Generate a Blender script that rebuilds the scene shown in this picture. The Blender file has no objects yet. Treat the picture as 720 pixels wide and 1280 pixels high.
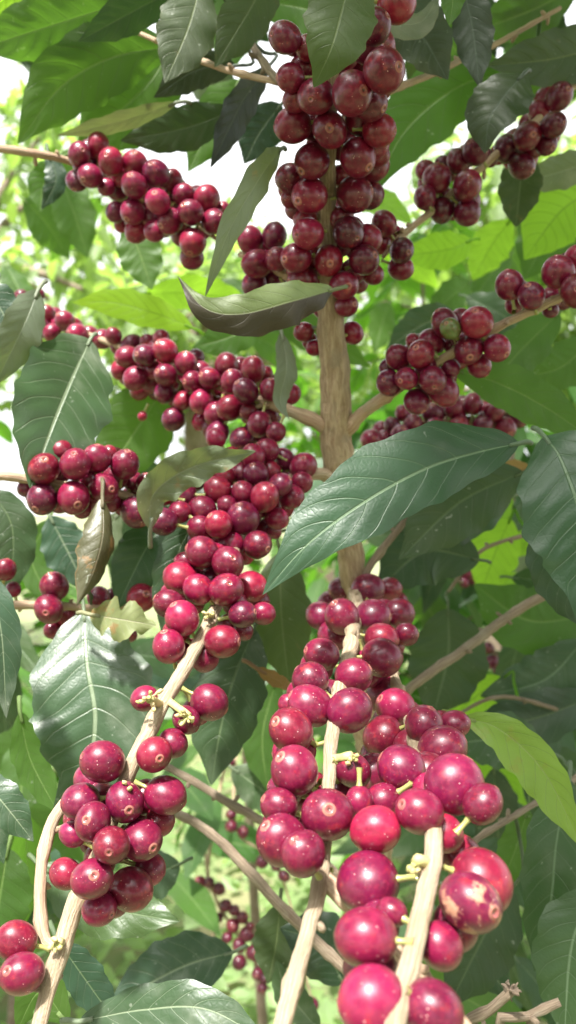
import bpy, math, random
import numpy as np
from mathutils import Vector, Matrix
PI = math.pi
S = bpy.context.scene
COL = S.collection
rng = np.random.default_rng(11)
random.seed(7)

# ------------------------------------------------------------------ camera geometry
F = 985.0            # focal length in units of the 720 px wide photograph
H = 1.35             # camera height above ground, metres
def P(x, y, d):
    return np.array([(x-360.0)/F*d, d, H-(y-640.0)/F*d])
CAM = np.array([0.0, 0.0, H])
def nrm(v):
    v = np.asarray(v, float); n = np.linalg.norm(v, axis=-1, keepdims=True)
    return v/np.maximum(n, 1e-9)

def catmull(pts, n):
    """resample a list of points (any dimension) to n smooth samples"""
    p = np.asarray(pts, float)
    if len(p) == 2:
        t = np.linspace(0, 1, n)[:, None]
        return p[0]*(1-t)+p[1]*t
    q = np.vstack([2*p[0]-p[1], p, 2*p[-1]-p[-2]])
    seg = np.linalg.norm(np.diff(p[:, :3], axis=0), axis=1)
    cum = np.concatenate([[0], np.cumsum(seg)]); cum /= cum[-1]
    out = []
    for s in np.linspace(0, 1, n):
        i = min(int(np.searchsorted(cum, s, side='right'))-1, len(p)-2)
        t = (s-cum[i])/max(cum[i+1]-cum[i], 1e-9)
        a, b, c, d = q[i], q[i+1], q[i+2], q[i+3]
        out.append(0.5*((2*b)+(-a+c)*t+(2*a-5*b+4*c-d)*t*t+(-a+3*b-3*c+d)*t**3))
    return np.array(out)

# ------------------------------------------------------------------ mesh building
class MB:
    """collects vertices, faces, uv and a per-vertex vector; build() links ONE mesh object"""
    def __init__(self):
        self.v = []; self.f = []; self.uv = []; self.lc = []; self.tn = []; self.n = 0; self.mi = []
    def add(self, v, f, uv=None, lc=None, tn=None, mi=0):
        v = np.asarray(v, float); k = len(v)
        self.v.append(v)
        self.f += [tuple(int(a)+self.n for a in q) for q in f]
        self.mi += [mi]*len(f)
        self.uv.append(np.zeros((k, 2)) if uv is None else np.asarray(uv, float))
        self.lc.append(v.copy() if lc is None else np.asarray(lc, float))
        self.tn.append(np.tile([0.5, 0.5, 0.5, 1.0], (k, 1)) if tn is None else np.tile(np.asarray(tn, float), (k, 1)))
        self.n += k
    def build(self, name, mats, parent=None, origin=None, smooth=True):
        V = np.vstack(self.v)
        o = np.zeros(3) if origin is None else np.asarray(origin, float)
        me = bpy.data.meshes.new(name)
        me.from_pydata((V-o).tolist(), [], self.f)
        if smooth:
            me.polygons.foreach_set('use_smooth', [True]*len(me.polygons))
        me.polygons.foreach_set('material_index', self.mi)
        UV = np.vstack(self.uv)
        li = np.zeros(len(me.loops), dtype=np.int32); me.loops.foreach_get('vertex_index', li)
        ul = me.uv_layers.new(name='UVMap'); ul.data.foreach_set('uv', UV[li].ravel())
        at = me.attributes.new('lc', 'FLOAT_VECTOR', 'POINT'); at.data.foreach_set('vector', np.vstack(self.lc).ravel())
        at = me.attributes.new('tint', 'FLOAT_COLOR', 'POINT'); at.data.foreach_set('color', np.vstack(self.tn).ravel())
        if not isinstance(mats, (list, tuple)): mats = [mats]
        for m in mats: me.materials.append(m)
        me.update()
        ob = bpy.data.objects.new(name, me); COL.objects.link(ob)
        ob.location = o
        if parent is not None:
            ob.parent = parent
            ob.matrix_parent_inverse = Matrix.Identity(4)
            # keep world position: parents are only translated
            w = np.zeros(3); p = parent
            while p is not None:
                w += np.array(p.location); p = p.parent
            ob.location = o-w
        return ob

def tube(mb, pts, radii, ns=10, cap=True, wob=0.0, tn=None, seed=0):
    pts = np.asarray(pts, float); n = len(pts); radii = np.asarray(radii, float)
    T = nrm(np.gradient(pts, axis=0))
    ref = np.array([0.31, 0.2, 0.93]) if abs(T[0] @ np.array([0.31, 0.2, 0.93])) < .9 else np.array([1., 0, 0])
    r = np.random.default_rng(seed+1)
    A = nrm(np.cross(T[0], ref)); V = []; UV = []
    L = 0
    wv = r.normal(size=(n, ns))*wob
    for i in range(n):
        A = nrm(A-T[i]*(A@T[i])); B = np.cross(T[i], A)
        if i: L += np.linalg.norm(pts[i]-pts[i-1])
        for j in range(ns):
            a = 2*PI*j/ns
            V.append(pts[i]+(A*math.cos(a)+B*math.sin(a))*radii[i]*(1+wv[i, j]))
            UV.append((j/ns, L))
    Fc = [(i*ns+j, i*ns+(j+1) % ns, (i+1)*ns+(j+1) % ns, (i+1)*ns+j) for i in range(n-1) for j in range(ns)]
    if cap:
        Fc.append(tuple(range(ns))[::-1]); Fc.append(tuple((n-1)*ns+j for j in range(ns)))
    LC = np.array([[math.cos(2*PI*u[0])*.5, math.sin(2*PI*u[0])*.5, u[1]*60] for u in UV])+seed
    mb.add(V, Fc, UV, LC, tn)

# ------------------------------------------------------------------ materials
def newmat(name):
    m = bpy.data.materials.new(name); m.use_nodes = True
    nt = m.node_tree; nt.nodes.clear()
    return m, nt
class NT:
    def __init__(self, nt): self.nt = nt
    def n(self, typ, **kw):
        nd = self.nt.nodes.new(typ)
        for k, v in kw.items():
            if k.startswith('i_'):
                key = k[2:]
                key = int(key) if key.isdigit() else key.replace('_', ' ')
                sock = nd.inputs[key]
                if hasattr(v, 'is_output') or isinstance(v, bpy.types.NodeSocket): self.nt.links.new(v, sock)
                else: sock.default_value = v
            else: setattr(nd, k, v)
        return nd
    def math(self, op, a, b=None, c=None, clamp=False):
        nd = self.nt.nodes.new('ShaderNodeMath'); nd.operation = op; nd.use_clamp = clamp
        for i, x in enumerate((a, b, c)):
            if x is None: continue
            if isinstance(x, bpy.types.NodeSocket): self.nt.links.new(x, nd.inputs[i])
            else: nd.inputs[i].default_value = x
        return nd.outputs[0]
    def mix(self, fac, a, b, blend='MIX'):
        nd = self.nt.nodes.new('ShaderNodeMix'); nd.data_type = 'RGBA'; nd.blend_type = blend
        for i, x in ((0, fac), (6, a), (7, b)):
            if isinstance(x, bpy.types.NodeSocket): self.nt.links.new(x, nd.inputs[i])
            else: nd.inputs[i].default_value = (tuple(x)+(1,))[:4] if isinstance(x, (tuple, list)) else x
        return nd.outputs[2]
    def ramp(self, x, a, b):
        nd = self.nt.nodes.new('ShaderNodeMapRange'); nd.interpolation_type = 'SMOOTHSTEP'
        self.nt.links.new(x, nd.inputs[0]); nd.inputs[1].default_value = a; nd.inputs[2].default_value = b
        return nd.outputs[0]
    def noise(self, vec, scale, detail=3, rough=.55):
        nd = self.n('ShaderNodeTexNoise'); nd.inputs['Scale'].default_value = scale
        nd.inputs['Detail'].default_value = detail; nd.inputs['Roughness'].default_value = rough
        if vec is not None: self.nt.links.new(vec, nd.inputs['Vector'])
        return nd.outputs['Fac']

def mat_cherry():
    m, nt = newmat('cherry_skin'); q = NT(nt)
    lc = q.n('ShaderNodeAttribute', attribute_name='lc').outputs['Vector']
    tn = q.n('ShaderNodeAttribute', attribute_name='tint').outputs['Color']
    uv = q.n('ShaderNodeUVMap').outputs[0]
    sx = q.n('ShaderNodeSeparateXYZ'); nt.links.new(uv, sx.inputs[0])
    pol = sx.outputs[1]     # 0 at the calyx, 1 at the stalk ; u.x > 1.5 marks the pedicel
    n1 = q.noise(lc, 1.1, 4, .65); n2 = q.noise(lc, 7, 4, .7)
    dark = q.mix(.62, tn, (0.05, 0.001, 0.012))
    c = q.mix(q.ramp(n1, .35, .75), tn, dark)
    c = q.mix(q.math('MULTIPLY', q.ramp(n2, .48, .75), .35), c, (.38, .03, .07))
    c = q.mix(q.math('MULTIPLY', q.ramp(q.noise(lc, 1.6, 4, .7), .55, .75), .55), c, (.40, .025, .025))
    # pale lenticels
    vo = q.n('ShaderNodeTexVoronoi', feature='F1'); nt.links.new(lc, vo.inputs['Vector']); vo.inputs['Scale'].default_value = 5.2
    sp = q.ramp(vo.outputs['Distance'], .17, .07)
    msk = q.ramp(q.noise(lc, 2.0, 2), .47, .60)
    sp = q.math('MULTIPLY', sp, msk)
    c = q.mix(q.math('MULTIPLY', sp, .75), c, (.85, .55, .5))
    # calyx scar
    tnr = q.ramp(q.noise(lc, .05, 1), .3, .6)
    ring = q.math('MULTIPLY', q.ramp(pol, .045, .055), q.ramp(pol, .088, .075))
    c = q.mix(q.math('MULTIPLY', ring, q.math('MULTIPLY', tnr, .55)), c, (.48, .22, .15))
    core = q.ramp(pol, .03, .018)
    c = q.mix(core, c, (.10, .035, .03))
    mid = q.math('MULTIPLY', q.ramp(pol, .016, .03), q.ramp(pol, .055, .045))
    c = q.mix(q.math('MULTIPLY', mid, .5), c, (.42, .15, .12))
    # scabby brown patch for a few (tint alpha > 1 as flag)
    al = q.n('ShaderNodeAttribute', attribute_name='tint').outputs['Alpha']
    scab = q.math('MULTIPLY', q.ramp(al, 1.5, 1.6), q.ramp(q.noise(lc, .9, 6, .62), .62, .70))
    scab = q.math('MAXIMUM', scab, q.math('MULTIPLY', q.ramp(al, 2.5, 2.6), q.ramp(q.noise(lc, 1.0, 7, .65), .53, .62)))
    c = q.mix(scab, c, q.mix(n2, (.30, .12, .07), (.50, .30, .20)))
    ped = q.ramp(sx.outputs[0], 1.4, 1.6)
    c = q.mix(ped, c, (.30, .30, .10))
    h = q.math('MULTIPLY_ADD', n2, .35, q.math('MULTIPLY', q.math('ADD', ring, sp), .5))
    h = q.math('ADD', h, q.math('MULTIPLY', scab, .8))
    bp = q.n('ShaderNodeBump', i_Strength=.22, i_Distance=.0007, i_Height=h)
    ro = q.math('MULTIPLY_ADD', n2, .25, .25)
    ro = q.math('ADD', ro, q.math('MULTIPLY', q.math('ADD', scab, ring), .3), clamp=True)
    b = q.n('ShaderNodeBsdfPrincipled', i_Base_Color=c, i_Roughness=ro, i_Normal=bp.outputs[0])
    b.inputs['Coat Weight'].default_value = .38; b.inputs['Coat Roughness'].default_value = .12; b.inputs['Specular IOR Level'].default_value = .38
    b.inputs['Subsurface Weight'].default_value = .12; b.inputs['Subsurface Radius'].default_value = (1, .15, .1)
    b.inputs['Subsurface Scale'].default_value = .003
    o = q.n('ShaderNodeOutputMaterial'); nt.links.new(b.outputs[0], o.inputs[0])
    return m

def mat_bark(name, c1, c2, c3, bump=.6, scale=1.0):
    m, nt = newmat(name); q = NT(nt)
    lc = q.n('ShaderNodeAttribute', attribute_name='lc').outputs['Vector']
    mp = q.n('ShaderNodeMapping', i_Vector=lc); mp.inputs['Scale'].default_value = (6*scale, 6*scale, .9*scale)
    n1 = q.noise(mp.outputs[0], 1.4, 6, .65)
    n2 = q.noise(lc, 1.1*scale, 4, .6)
    n3 = q.noise(lc, 9*scale, 3, .6)
    c = q.mix(q.ramp(n1, .35, .65), c1, c2)
    c = q.mix(q.math('MULTIPLY', q.ramp(n2, .5, .72), .75), c, c3)
    c = q.mix(q.math('MULTIPLY', q.ramp(n3, .62, .75), .5), c, (c1[0]*.35, c1[1]*.3, c1[2]*.28))
    h = q.math('MULTIPLY_ADD', n1, 1.0, q.math('MULTIPLY', n3, .4))
    bp = q.n('ShaderNodeBump', i_Strength=bump, i_Distance=.003, i_Height=h)
    b = q.n('ShaderNodeBsdfPrincipled', i_Base_Color=c, i_Roughness=.72, i_Normal=bp.outputs[0])
    o = q.n('ShaderNodeOutputMaterial'); nt.links.new(b.outputs[0], o.inputs[0])
    return m

NV = 9.0; VK = 1.7
def mat_leaf(name, top, under, vein, rough=.38, trans=.35, tcol=None, dust=.15, dcol=(.42, .45, .38), brown=0.0, half=None, fine=True):
    m, nt = newmat(name); q = NT(nt)
    uv = q.n('ShaderNodeUVMap').outputs[0]
    sx = q.n('ShaderNodeSeparateXYZ'); nt.links.new(uv, sx.inputs[0])
    u, v = sx.outputs[0], sx.outputs[1]
    av = q.math('ABSOLUTE', v)
    lc = q.n('ShaderNodeAttribute', attribute_name='lc').outputs['Vector']
    rnd = q.n('ShaderNodeObjectInfo').outputs['Random']
    tn = q.n('ShaderNodeAttribute', attribute_name='tint').outputs['Fac']
    mid = q.ramp(av, .045, .02)
    nw = q.noise(lc, 30, 2)
    ph = q.math('SUBTRACT', q.math('MULTIPLY', u, NV), q.math('MULTIPLY', q.math('POWER', av, 1.25), VK))
    ph = q.math('ADD', ph, q.math('MULTIPLY', nw, .35))
    fr = q.math('ABSOLUTE', q.math('SUBTRACT', q.math('FRACT', ph), .5))
    side = q.math('MULTIPLY', q.ramp(fr, .045, .012), q.ramp(av, 1.0, .8))
    n1 = q.noise(lc, 22, 4, .6); n2 = q.noise(lc, 90, 4, .65)
    geo = q.n('ShaderNodeNewGeometry').outputs['Backfacing']
    ct = q.mix(q.ramp(n1, .3, .7), top, tuple(x*.62 for x in top))
    ct = q.mix(q.math('MULTIPLY', q.ramp(n1, .52, .78), dust), ct, dcol)
    c = q.mix(geo, ct, under)
    hv = q.math('MULTIPLY_ADD', tn, .5, q.math('MULTIPLY', rnd, .35))
    c = q.mix(q.math('SUBTRACT', hv, .2, clamp=True), c, q.mix(.4, c, (.14, .20, .02)))
    c = q.mix(q.math('MULTIPLY', side, .24), c, vein)
    c = q.mix(q.math('MULTIPLY', mid, .62), c, vein)
    spk = q.math('MULTIPLY', q.ramp(q.noise(lc, 330, 2, .5), .68, .74), q.ramp(n1, .45, .6))
    c = q.mix(q.math('MULTIPLY', spk, .5), c, (.42, .45, .38))
    hm = q.ramp(v, .0, -.06)
    if half: c = q.mix(hm, c, half)
    if brown > 0:
        bm = q.math('MULTIPLY', q.ramp(q.noise(lc, 42, 5, .7), .62-.12*brown, .70-.12*brown), min(1, .4+brown))
        bm = q.math('MAXIMUM', bm, q.math('MULTIPLY', q.ramp(q.math('ADD', av, q.math('MULTIPLY', n1, .3)), 1.08, 1.18), brown))
        c = q.mix(bm, c, (.22, .12, .045))
    h = q.math('MULTIPLY_ADD', side, -.6, q.math('MULTIPLY', mid, -1.0))
    h = q.math('ADD', h, q.math('MULTIPLY', n2, .35))
    if fine:
        vo = q.n('ShaderNodeTexVoronoi', feature='DISTANCE_TO_EDGE'); nt.links.new(lc, vo.inputs['Vector']); vo.inputs['Scale'].default_value = 420
        h = q.math('ADD', h, q.math('MULTIPLY', q.ramp(vo.outputs['Distance'], 0, .25), .07))
    bp = q.n('ShaderNodeBump', i_Strength=.45, i_Distance=.0009, i_Height=h)
    ro = q.math('MULTIPLY_ADD', n1, .25, rough-.1)
    ro = q.math('ADD', ro, q.math('MULTIPLY', geo, .15))
    b = q.n('ShaderNodeBsdfPrincipled', i_Base_Color=c, i_Roughness=ro, i_Normal=bp.outputs[0])
    b.inputs['Specular IOR Level'].default_value = .55
    if tcol is None: tcol = (top[0]*2.2+.015, top[1]*2.5+.03, top[2]*.8)
    tc = q.mix(q.math('MULTIPLY', q.math('MAXIMUM', side, mid), .9), tcol, (tcol[0]*.55, tcol[1]*.6, tcol[2]*.6))
    if half: tc = q.mix(hm, tc, (.04, .02, .01))
    t = q.n('ShaderNodeBsdfTranslucent', i_Color=tc, i_Normal=bp.outputs[0])
    mx = q.n('ShaderNodeMixShader', i_0=trans, i_1=b.outputs[0], i_2=t.outputs[0])
    o = q.n('ShaderNodeOutputMaterial'); nt.links.new(mx.outputs[0], o.inputs[0])
    return m

def mat_plain(name, c, rough=.7, c2=None, scale=40, bump=.3):
    m, nt = newmat(name); q = NT(nt)
    tc = q.n('ShaderNodeTexCoord').outputs['Object']
    n = q.noise(tc, scale, 5, .6)
    col = q.mix(q.ramp(n, .35, .65), c, c2 or tuple(x*.6 for x in c))
    bp = q.n('ShaderNodeBump', i_Strength=bump, i_Distance=.01, i_Height=n)
    b = q.n('ShaderNodeBsdfPrincipled', i_Base_Color=col, i_Roughness=rough, i_Normal=bp.outputs[0])
    o = q.n('ShaderNodeOutputMaterial'); nt.links.new(b.outputs[0], o.inputs[0])
    return m

M = {}
M['cherry'] = mat_cherry()
M['trunk'] = mat_bark('trunk_bark', (.36, .24, .145), (.58, .44, .29), (.32, .25, .17), 1.0, 1.3)
M['branch'] = mat_bark('branch_bark', (.34, .21, .14), (.50, .37, .25), (.34, .29, .20), .5)
M['pale_branch'] = mat_bark('pale_branch_bark', (.36, .25, .16), (.56, .45, .32), (.34, .26, .17), .8)  # paler than branch_bark: overexposed light on the front stems put into the colour
M['bare'] = mat_bark('grey_twig_bark', (.20, .14, .095), (.32, .25, .18), (.34, .29, .22), .7)
M['far_bark'] = mat_bark('far_bark', (.16, .11, .08), (.25, .19, .14), (.3, .26, .2), .6)
V_ = (.19, .27, .16)
M['gloss'] = mat_leaf('leaf_glossy', (.030, .070, .036), (.08, .14, .06), V_, .38, .22)
M['grey'] = mat_leaf('leaf_greyish', (.034, .070, .044), (.10, .14, .08), (.28, .34, .22), .36, .2, dust=.5)
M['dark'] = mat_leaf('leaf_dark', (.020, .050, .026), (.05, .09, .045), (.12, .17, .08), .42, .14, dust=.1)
M['shade'] = mat_leaf('leaf_in_shade', (.028, .040, .038), (.06, .08, .06), (.10, .13, .10), .38, .08, dust=.25)  # shade on these leaves painted in as a dark grey colour
M['under'] = mat_leaf('leaf_mid_green', (.055, .115, .028), (.09, .16, .055), (.26, .38, .12), .5, .42)
M['olive'] = mat_leaf('leaf_olive', (.045, .070, .028), (.07, .10, .045), (.16, .2, .08), .5, .22, brown=.08)
M['bright'] = mat_leaf('leaf_bright', (.075, .19, .012), (.11, .24, .03), (.25, .40, .06), .5, .68, tcol=(.42, .74, .05))
M['lime'] = mat_leaf('leaf_lime', (.20, .38, .02), (.24, .42, .04), (.30, .46, .08), .5, .68, tcol=(.55, .86, .06), dust=0)  # young leaf; its backlit glow is also put into the brighter base colour
M['pale'] = mat_leaf('leaf_pale', (.13, .155, .115), (.14, .17, .12), (.28, .31, .22), .42, .16, dust=.5, dcol=(.46, .44, .34), brown=.16)
M['spotty'] = mat_leaf('leaf_spotted', (.20, .22, .10), (.22, .22, .12), (.4, .38, .24), .6, .3, dust=.6, dcol=(.46, .40, .24), brown=.55)
M['brown'] = mat_leaf('leaf_browning', (.060, .050, .028), (.09, .07, .045), (.15, .12, .07), .42, .12, dust=.4, dcol=(.20, .18, .13), brown=.5)
M['twotone'] = mat_leaf('leaf_two_tone', (.17, .21, .11), (.15, .17, .1), (.30, .33, .18), .5, .3, dust=.3, half=(.062, .052, .034))
M['yellow'] = mat_leaf('leaf_yellow_green', (.17, .25, .055), (.19, .25, .08), (.36, .42, .15), .48, .4, brown=.05)
M['dead'] = mat_leaf('leaf_dead', (.25, .13, .06), (.28, .16, .09), (.3, .18, .1), .7, .2, brown=.5)
M['bg_mid'] = mat_leaf('background_leaf', (.04, .105, .028), (.07, .145, .045), (.2, .3, .1), .42, .42, fine=False)
M['bg_bright'] = mat_leaf('background_leaf_light', (.085, .19, .035), (.12, .23, .06), (.24, .36, .12), .45, .5, fine=False)
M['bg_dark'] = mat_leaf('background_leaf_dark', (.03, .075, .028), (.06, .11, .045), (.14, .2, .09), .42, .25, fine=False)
M['far'] = mat_leaf('far_leaf', (.20, .265, .14), (.24, .30, .17), (.25, .36, .14), .55, .45, fine=False)  # pale colour stands in for overexposed, glare-washed distant foliage
M['cover'] = mat_leaf('ground_leaf', (.24, .33, .16), (.27, .36, .19), (.35, .45, .26), .5, .4, fine=False)
M['ground'] = mat_plain('soil', (.20, .18, .10), .9, (.13, .19, .07), 6)
M['bud'] = mat_plain('bud', (.50, .38, .20), .6, (.36, .38, .12), 300, .1)

# ------------------------------------------------------------------ things, parts, stems
def thing(name, label, cat, loc, group=None):
    o = bpy.data.objects.new(name, None); COL.objects.link(o)
    o.location = loc; o.empty_display_size = .05
    o['label'] = label; o['category'] = cat
    if group: o['group'] = group
    return o

class Stem:
    """one branch (or trunk) of a tree: a 3-D curve given as (px, py, depth, radius_mm)"""
    def __init__(self, tree, pts, mat='branch', name='branch', n=None, label=None, node=0.028, extra=None):
        self.tree = tree; self.name = name; self.mat = mat; self.label = label
        q = np.array([list(P(a, b, c))+[r/1000.] for a, b, c, r in pts])
        L = np.linalg.norm(np.diff(q[:, :3], axis=0), axis=1).sum()
        n = n or int(max(12, L/.0035))
        n = min(n, 420)
        c = catmull(q, n)
        self.c = c[:, :3]; self.r = np.abs(c[:, 3])
        s = np.concatenate([[0], np.cumsum(np.linalg.norm(np.diff(self.c, axis=0), axis=1))])
        rr = random.Random(len(pts)*7+int(abs(pts[0][0])))
        k = rr.random()*node
        sw = np.zeros(n)
        while k < s[-1]:
            sw += np.exp(-((s-k)/.0028)**2)*rr.uniform(.12, .34)
            k += node*rr.uniform(.75, 1.3)
        jit = np.random.default_rng(n).normal(size=(n, 3))
        ker = np.ones(9)/9
        jit = np.stack([np.convolve(jit[:, a], ker, 'same') for a in range(3)], 1)
        self.c = self.c + jit*self.r[:, None]*.25
        self.rad = self.r*(1 if name == 'trunk' else (.66 if mat == 'pale_branch' else .76))*(1+sw*min(1, .003/max(self.r.mean(), .003)*1.0))
        self.extra = extra or []
        self.cher = []; self.leaves = []
        tree.stems.append(self)
        self.px = 360+self.c[:, 0]/self.c[:, 1]*F; self.py = 640-(self.c[:, 2]-H)/self.c[:, 1]*F
    def near_px(self, x, y):
        i = int(np.argmin((self.px-x)**2+(self.py-y)**2)); return i
class Tree:
    def __init__(self, name, label, cat, base, group=None):
        self.root = thing(name, label, cat, base, group); self.stems = []; self.cher = []

main = Tree('coffee_tree', 'fruit-laden coffee tree with tan upright trunk and clusters of deep red cherries in the foreground', 'coffee tree', (.07, .56, 0), 'coffee trees of the plantation')
left = Tree('coffee_tree', 'coffee tree whose fruiting branches reach in from the left edge of the photo', 'coffee tree', (-.42, .56, 0), 'coffee trees of the plantation')
right = Tree('coffee_tree', 'coffee tree reaching in from the right edge with bare grey-brown branch', 'coffee tree', (.42, .66, 0), 'coffee trees of the plantation')

T0 = Stem(main, [(452, -420, .40, 2.0), (425, -200, .36, 2.6), (412, -60, .345, 3.0), (413, 60, .345, 3.2), (411, 150, .36, 3.6), (409, 230, .39, 4.2), (409, 330, .41, 5.6), (413, 400, .42, 7.2), (417, 470, .43, 8.0), (421, 560, .44, 8.6), (430, 640, .455, 8.0), (441, 720, .47, 8.0), (456, 860, .49, 8.6), (470, 1050, .51, 10.5), (474, 1300, .53, 11.5), (480, 2200, .55, 15), (485, 3058, .56, 21)], 'trunk', 'trunk', n=420, node=.05)
bL = Stem(main, [(418, 545, .44, 6), (392, 527, .435, 5), (345, 508, .44, 4.2), (300, 492, .46, 3.4), (240, 470, .485, 3.2), (180, 447, .51, 3), (110, 418, .56, 2.5), (60, 402, .60, 2.2), (20, 368, .63, 1.6)])
bFL = Stem(main, [(424, 600, .445, 6), (385, 592, .43, 5), (335, 622, .41, 4.6), (296, 680, .385, 4.4), (280, 735, .365, 4.3), (258, 785, .345, 4.4), (222, 850, .318, 4.4), (190, 905, .30, 4.5), (160, 965, .29, 4.4), (132, 1050, .285, 4.3), (98, 1125, .278, 4.8), (78, 1185, .27, 4.8), (58, 1240, .262, 4.0), (38, 1320, .25, 3.8)], 'pale_branch')
bFLs = Stem(main, [(80, 1190, .272, 3.2), (56, 1178, .274, 2.9), (49, 1130, .28, 2.8), (52, 1080, .287, 2.7), (66, 1025, .297, 3.0), (96, 985, .31, 2.8)], 'branch')
bC = Stem(main, [(443, 735, .475, 6), (446, 765, .41, 5.4), (440, 800, .365, 5.2), (428, 850, .315, 4.4), (417, 900, .283, 3.7), (412, 950, .262, 3.4), (409, 1010, .247, 3.2), (402, 1090, .232, 3.4), (385, 1160, .218, 3.5), (362, 1245, .203, 3.5), (345, 1320, .19, 3.5)], 'pale_branch')
bCs = Stem(main, [(400, 1092, .234, 3.4), (432, 1124, .226, 3.2), (480, 1172, .222, 3.0), (530, 1226, .212, 3.6), (560, 1258, .205, 3.2), (600, 1310, .198, 3.2)], 'branch')
bR = Stem(main, [(446, 745, .475, 6), (470, 800, .415, 4.6), (500, 870, .345, 4.2), (525, 950, .28, 4), (543, 1045, .222, 3.7), (531, 1120, .203, 3.8), (512, 1200, .187, 3.7), (488, 1310, .168, 3.5)], 'pale_branch')
bPR = Stem(main, [(424, 545, .44, 6), (448, 520, .43, 4.6), (480, 497, .42, 4.2), (520, 470, .412, 3.6), (570, 440, .405, 3.2), (630, 405, .395, 2.9), (700, 372, .385, 2.8), (790, 335, .375, 2.4)])
bS = Stem(main, [(409, 352, .415, 4), (370, 350, .43, 3.4), (335, 330, .445, 3), (300, 318, .455, 2.4)])
bTw = Stem(main, [(447, 765, .475, 3.2), (457, 717, .462, 3), (492, 668, .462, 2.8), (527, 628, .47, 2.4), (575, 585, .5, 2)], 'bare')
bUL = Stem(main, [(411, 150, .37, 3), (378, 125, .385, 2.6), (345, 98, .40, 2.6), (318, 60, .415, 2.4), (298, 25, .43, 2.2), (270, -40, .45, 2)], 'bare')
bUL2 = Stem(main, [(350, 103, .402, 2.2), (318, 96, .41, 2.2), (278, 86, .42, 2.1), (220, 62, .435, 1.8), (160, 35, .45, 1.6)], 'branch')
bUR = Stem(main, [(412, 165, .37, 3), (450, 135, .385, 2.6), (490, 112, .40, 2.6), (545, 90, .42, 2.2), (620, 55, .45, 2), (700, 10, .47, 1.6)], 'branch')

T1 = Stem(left, [(-430, -500, .48, 6), (-400, 0, .48, 8), (-385, 600, .50, 10), (-385, 1200, .54, 11), (-378, 3014, .56, 18)], 'trunk', 'trunk', n=200, node=.05)
lB = Stem(left, [(-400, 260, .49, 5), (-150, 195, .46, 3.6), (-20, 184, .455, 3.2), (45, 192, .465, 3), (90, 203, .48, 2.8), (150, 228, .482, 2.6), (220, 260, .475, 2.2), (272, 300, .47, 1.6)], 'branch')
lF = Stem(left, [(-390, 700, .5, 5), (-150, 610, .40, 4), (-20, 595, .385, 3.4), (40, 600, .39, 3.2), (100, 611, .395, 3), (150, 618, .405, 2.8), (200, 634, .415, 2)], 'branch')
lG = Stem(left, [(-385, 850, .5, 5), (-150, 775, .43, 4), (-10, 758, .42, 3.4), (50, 757, .425, 3), (120, 760, .43, 2.6), (195, 752, .43, 2)], 'branch')

T2 = Stem(right, [(1000, -500, .60, 6), (985, 200, .60, 9), (975, 800, .61, 10.5), (985, 1400, .64, 12), (987, 2655, .66, 19)], 'trunk', 'trunk', n=200, node=.05)
rN = Stem(right, [(985, 20, .60, 4.5), (800, 60, .50, 3), (720, 105, .47, 2.8), (660, 160, .455, 2.8), (605, 205, .45, 2.9), (552, 253, .445, 2.7), (500, 297, .44, 2.3), (478, 322, .44, 1.4)], 'branch')
rQ = Stem(right, [(980, 330, .61, 4.5), (800, 440, .60, 3), (700, 485, .59, 2.6), (640, 512, .58, 3), (590, 530, .57, 2.6), (530, 528, .565, 2.4), (460, 555, .56, 1.8)], 'branch')
rB = Stem(right, [(978, 600, .61, 6), (800, 685, .56, 4.6), (685, 742, .52, 4.3), (640, 768, .512, 4.0), (575, 815, .50, 3.9), (508, 864, .49, 3.7), (450, 930, .50, 3.0)], 'bare', label='thick bare grey-brown branch running down to the left')
rL = Stem(right, [(985, 1700, .65, 7), (800, 1420, .50, 5), (600, 1305, .43, 4.6), (500, 1258, .415, 4.3), (425, 1205, .415, 3.9), (360, 1140, .42, 3.7), (300, 1075, .43, 3.5), (262, 1040, .44, 3.3), (212, 1012, .45, 3.0), (150, 985, .47, 2.4)], 'bare')
rL2 = Stem(right, [(520, 1266, .418, 4), (450, 1130, .43, 3.2), (390, 1065, .435, 3), (335, 1030, .44, 3), (280, 1000, .45, 3), (215, 962, .46, 2.7), (150, 930, .48, 2)], 'bare')
rD = Stem(right, [(800, 1420, .45, 4), (690, 1330, .36, 3.2), (585, 1285, .33, 2.9), (612, 1262, .325, 2.7), (640, 1238, .32, 2.6)], 'bare', label='broken dead twig with a frayed dark tip')
rD2 = Stem(right, [(760, 1380, .45, 3), (630, 1286, .33, 2.6), (660, 1270, .33, 2.4), (700, 1252, .33, 2.2)], 'bare')
rX = Stem(right, [(978, 560, .62, 3), (760, 640, .60, 2.2), (660, 668, .58, 2.0), (600, 690, .58, 1.8), (560, 740, .58, 1.5)], 'bare')
rY = Stem(right, [(978, 1000, .64, 4), (800, 930, .60, 2.4), (690, 885, .56, 2.0), (620, 872, .55, 1.8), (560, 900, .55, 1.5)], 'bare')
rW = Stem(right, [(830, 900, .56, 4), (700, 985, .47, 2.4), (610, 1040, .42, 2.2), (560, 1078, .41, 2.2), (480, 1105, .42, 1.8)], 'bare')

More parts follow.
